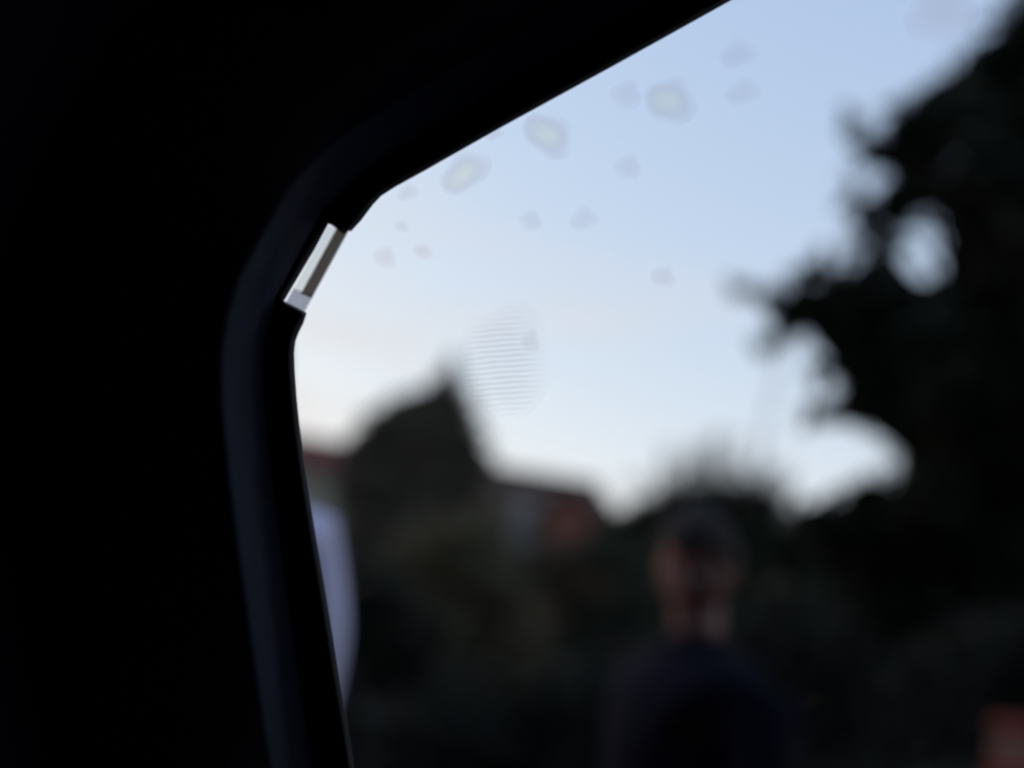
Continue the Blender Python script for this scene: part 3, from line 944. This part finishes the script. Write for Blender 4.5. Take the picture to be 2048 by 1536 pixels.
# dirt on the glass: dried drops, soft towards the rim
def dirt_mat(name, col, core, a_rim, a_core):
    m = bpy.data.materials.new(name)
    m.use_nodes = True
    n, l = m.node_tree.nodes, m.node_tree.links
    n.remove(n['Principled BSDF'])
    tc = n.new('ShaderNodeTexCoord')
    ln = n.new('ShaderNodeVectorMath'); ln.operation = 'LENGTH'
    l.new(tc.outputs['Object'], ln.inputs[0])
    nz = n.new('ShaderNodeTexNoise'); nz.inputs['Scale'].default_value = 0.9; nz.inputs['Detail'].default_value = 0.0
    oi = n.new('ShaderNodeObjectInfo')
    nz.noise_dimensions = '4D'
    l.new(oi.outputs['Random'], nz.inputs['W'])
    l.new(tc.outputs['Object'], nz.inputs['Vector'])
    ad = n.new('ShaderNodeMath'); ad.operation = 'MULTIPLY_ADD'
    ad.inputs[1].default_value = .9; ad.inputs[2].default_value = -.42
    l.new(nz.outputs['Fac'], ad.inputs[0])
    su = n.new('ShaderNodeMath'); su.operation = 'ADD'
    l.new(ln.outputs['Value'], su.inputs[0]); l.new(ad.outputs[0], su.inputs[1])
    ra = n.new('ShaderNodeValToRGB')
    e = ra.color_ramp.elements
    e[0].position = 0; e[0].color = (a_core,) * 3 + (1,)
    e[1].position = 1.0; e[1].color = (0, 0, 0, 1)
    q = e.new(.35); q.color = (a_core,) * 3 + (1,)
    q = e.new(.6); q.color = (a_rim,) * 3 + (1,)
    ra.color_ramp.interpolation = 'B_SPLINE'
    l.new(su.outputs[0], ra.inputs[0])
    rc = n.new('ShaderNodeValToRGB')
    e = rc.color_ramp.elements
    e[0].position = .10; e[0].color = (*core, 1)
    e[1].position = .96; e[1].color = (1, 1, 1, 1)
    q = e.new(.60); q.color = (*col, 1)
    rc.color_ramp.interpolation = 'B_SPLINE'
    l.new(su.outputs[0], rc.inputs[0])
    df = n.new('ShaderNodeBsdfTranslucent')
    df.inputs[0].default_value = (.6, .58, .55, 1)
    tp = n.new('ShaderNodeBsdfTransparent')
    l.new(rc.outputs[0], tp.inputs['Color'])
    mx = n.new('ShaderNodeMixShader')
    l.new(ra.outputs[0], mx.inputs[0]); l.new(tp.outputs[0], mx.inputs[1]); l.new(df.outputs[0], mx.inputs[2])
    l.new(mx.outputs[0], n['Material Output'].inputs['Surface'])
    return m
D_STRONG = dirt_mat('dried_drop', (.835, .80, .825), (1.0, .985, .85), .05, .02)
D_FAINT = dirt_mat('faint_speck', (.93, .915, .93), (.91, .895, .91), .02, .03)
D_PINK = dirt_mat('pinkish_speck', (.95, .91, .91), (.93, .87, .86), .02, .03)

def disc_mesh():
    bm = bmesh.new()
    c = bm.verts.new((0, 0, .12))
    prev = None
    rings = []
    for r, h in ((.33, .11), (.66, .07), (1.0, 0)):
        rings.append([bm.verts.new((r * math.cos(a), r * math.sin(a), h)) for a in [2 * math.pi * k / 20 for k in range(20)]])
    for k in range(20):
        bm.faces.new((c, rings[0][k], rings[0][(k + 1) % 20]))
        for a, b in zip(rings[:-1], rings[1:]):
            bm.faces.new((a[k], b[k], b[(k + 1) % 20], a[(k + 1) % 20]))
    me = bpy.data.meshes.new('dirt_spot')
    bm.to_mesh(me); bm.free()
    return me
base_disc = disc_mesh()
discs = {}
for key, m in (('s', D_STRONG), ('f', D_FAINT), ('p', D_PINK)):
    me = base_disc.copy(); me.materials.append(m); discs[key] = me
bpy.data.meshes.remove(base_disc)
GROOT = root_loc(glass)
SPOTS = [(1348, 192, 58, 56, 0, 's'), (1102, 265, 60, 48, -28, 's'), (930, 336, 62, 44, 42, 's'), (1890, 20, 80, 70, 30, 'p'), (1482, 98, 44, 36, 30, 'f'), (1492, 178, 40, 30, 20, 'f'),
         (1255, 185, 34, 34, 0, 'f'), (1258, 330, 30, 30, 0, 'f'), (1170, 434, 32, 28, 30, 'f'), (1060, 438, 26, 24, 0, 'f'), (768, 512, 26, 28, 0, 'p'), (846, 498, 24, 22, 0, 'p'),
         (815, 380, 26, 20, 30, 'f'), (1332, 550, 30, 26, 0, 'f'), (990, 262, 22, 14, 30, 'f'), (802, 448, 18, 16, 0, 'f'), (1062, 682, 20, 28, 0, 'f')]
for (px, py, rx, ry, rot, key) in SPOTS:
    o = bpy.data.objects.new('dirt_spot', discs[key])
    COL.objects.link(o)
    o.parent = glass
    c = win(px, py, GD) + FWD * .0046
    sx, sy = rx / FPX * GD, ry / FPX * GD
    mr = M3 @ Matrix.Rotation(R(rot), 3, 'Z') @ Matrix.Diagonal((sx, sy, -.004))
    o.matrix_local = Matrix.Translation(c - GROOT) @ mr.to_4x4()

# striped greasy print on the glass: soft oval film and raised parallel ridges
def film_mat(name, col, alpha):
    m = dirt_mat(name, col, col, alpha, alpha)
    return m
me = discs['f'].copy(); me.materials.clear(); me.materials.append(film_mat('grease_film', (.95, .95, .955), .015)); me.name = 'smudge'
o = bpy.data.objects.new('smudge', me)
COL.objects.link(o); o.parent = glass
c = win(1010, 722, GD) + FWD * .0046
o.matrix_local = Matrix.Translation(c - GROOT) @ (M3 @ Matrix.Rotation(R(-8), 3, 'Z') @ Matrix.Diagonal((100 / FPX * GD, 132 / FPX * GD, -.0008))).to_4x4()
bm = bmesh.new()
for k in range(21):
    yy = -1 + 2 * (k + .5) / 21
    hwid = math.sqrt(max(0, 1 - yy * yy)) * .86
    segs = 10
    top, bot = [], []
    for i in range(segs + 1):
        x = -hwid + 2 * hwid * i / segs
        w = .022 * math.sin(math.pi * min(max(i / segs, .04), .96)) ** .5
        yb = yy * .86 + .06 * x * .9 - .02 * x * x + .004 * math.sin(9 * x + k)
        top.append(bm.verts.new((x, yb + w, .02))); bot.append(bm.verts.new((x, yb - w, .02)))
    for i in range(segs):
        bm.faces.new((bot[i], bot[i + 1], top[i + 1], top[i]))
me = bpy.data.meshes.new('smudge_ridges')
bm.to_mesh(me); bm.free()
me.materials.append(film_mat('grease_ridge', (.885, .89, .90), .02))
o2 = bpy.data.objects.new('smudge_ridges', me)
COL.objects.link(o2); o2.parent = glass
o2.matrix_local = Matrix.Translation(c + FWD * .0004 - GROOT) @ (M3 @ Matrix.Diagonal((96 / FPX * GD, 132 / FPX * GD, -.001))).to_4x4()

# clip let into the seal: clear plastic imitates its bright stripe, dark band, pale end
cd = D0 - .004
def clip_pt(u, v, dd):
    """u along the clip (0 top, 1 bottom), v across (0 left, 1 right)"""
    a = Vector((655, 448)).lerp(Vector((573, 597)), u)
    b = Vector((699, 461)).lerp(Vector((616, 613)), u)
    q = a.lerp(b, v)
    return win(q.x, q.y, cd - dd)
def clip_strip(name, u0, u1, prof, m, parent, smooth=True):
    bm = bmesh.new()
    rows = []
    for i in range(9):
        u = u0 + (u1 - u0) * i / 8
        rows.append([bm.verts.new(clip_pt(u, v, dd)) for (v, dd) in prof])
    for a, b in zip(rows[:-1], rows[1:]):
        for i in range(len(prof) - 1):
            bm.faces.new((a[i], a[i + 1], b[i + 1], b[i]))
    o = from_bm(name, bm, m, parent, smooth)
    return o
def frosted(name, col, clear):
    m = bpy.data.materials.new(name)
    m.use_nodes = True
    n, l = m.node_tree.nodes, m.node_tree.links
    n.remove(n['Principled BSDF'])
    t = n.new('ShaderNodeBsdfTranslucent'); t.inputs[0].default_value = (*col, 1)
    p = n.new('ShaderNodeBsdfTransparent'); p.inputs[0].default_value = (*col, 1)
    x = n.new('ShaderNodeMixShader'); x.inputs[0].default_value = clear
    l.new(t.outputs[0], x.inputs[1]); l.new(p.outputs[0], x.inputs[2])
    l.new(x.outputs[0], n['Material Output'].inputs['Surface'])
    return m
def arc(v0, v1, k=9):
    return [(v, .0006 + .0046 * math.sin(math.pi * min(max((v - .04) / .94, 0), 1)) ** .7) for v in np.linspace(v0, v1, k)]
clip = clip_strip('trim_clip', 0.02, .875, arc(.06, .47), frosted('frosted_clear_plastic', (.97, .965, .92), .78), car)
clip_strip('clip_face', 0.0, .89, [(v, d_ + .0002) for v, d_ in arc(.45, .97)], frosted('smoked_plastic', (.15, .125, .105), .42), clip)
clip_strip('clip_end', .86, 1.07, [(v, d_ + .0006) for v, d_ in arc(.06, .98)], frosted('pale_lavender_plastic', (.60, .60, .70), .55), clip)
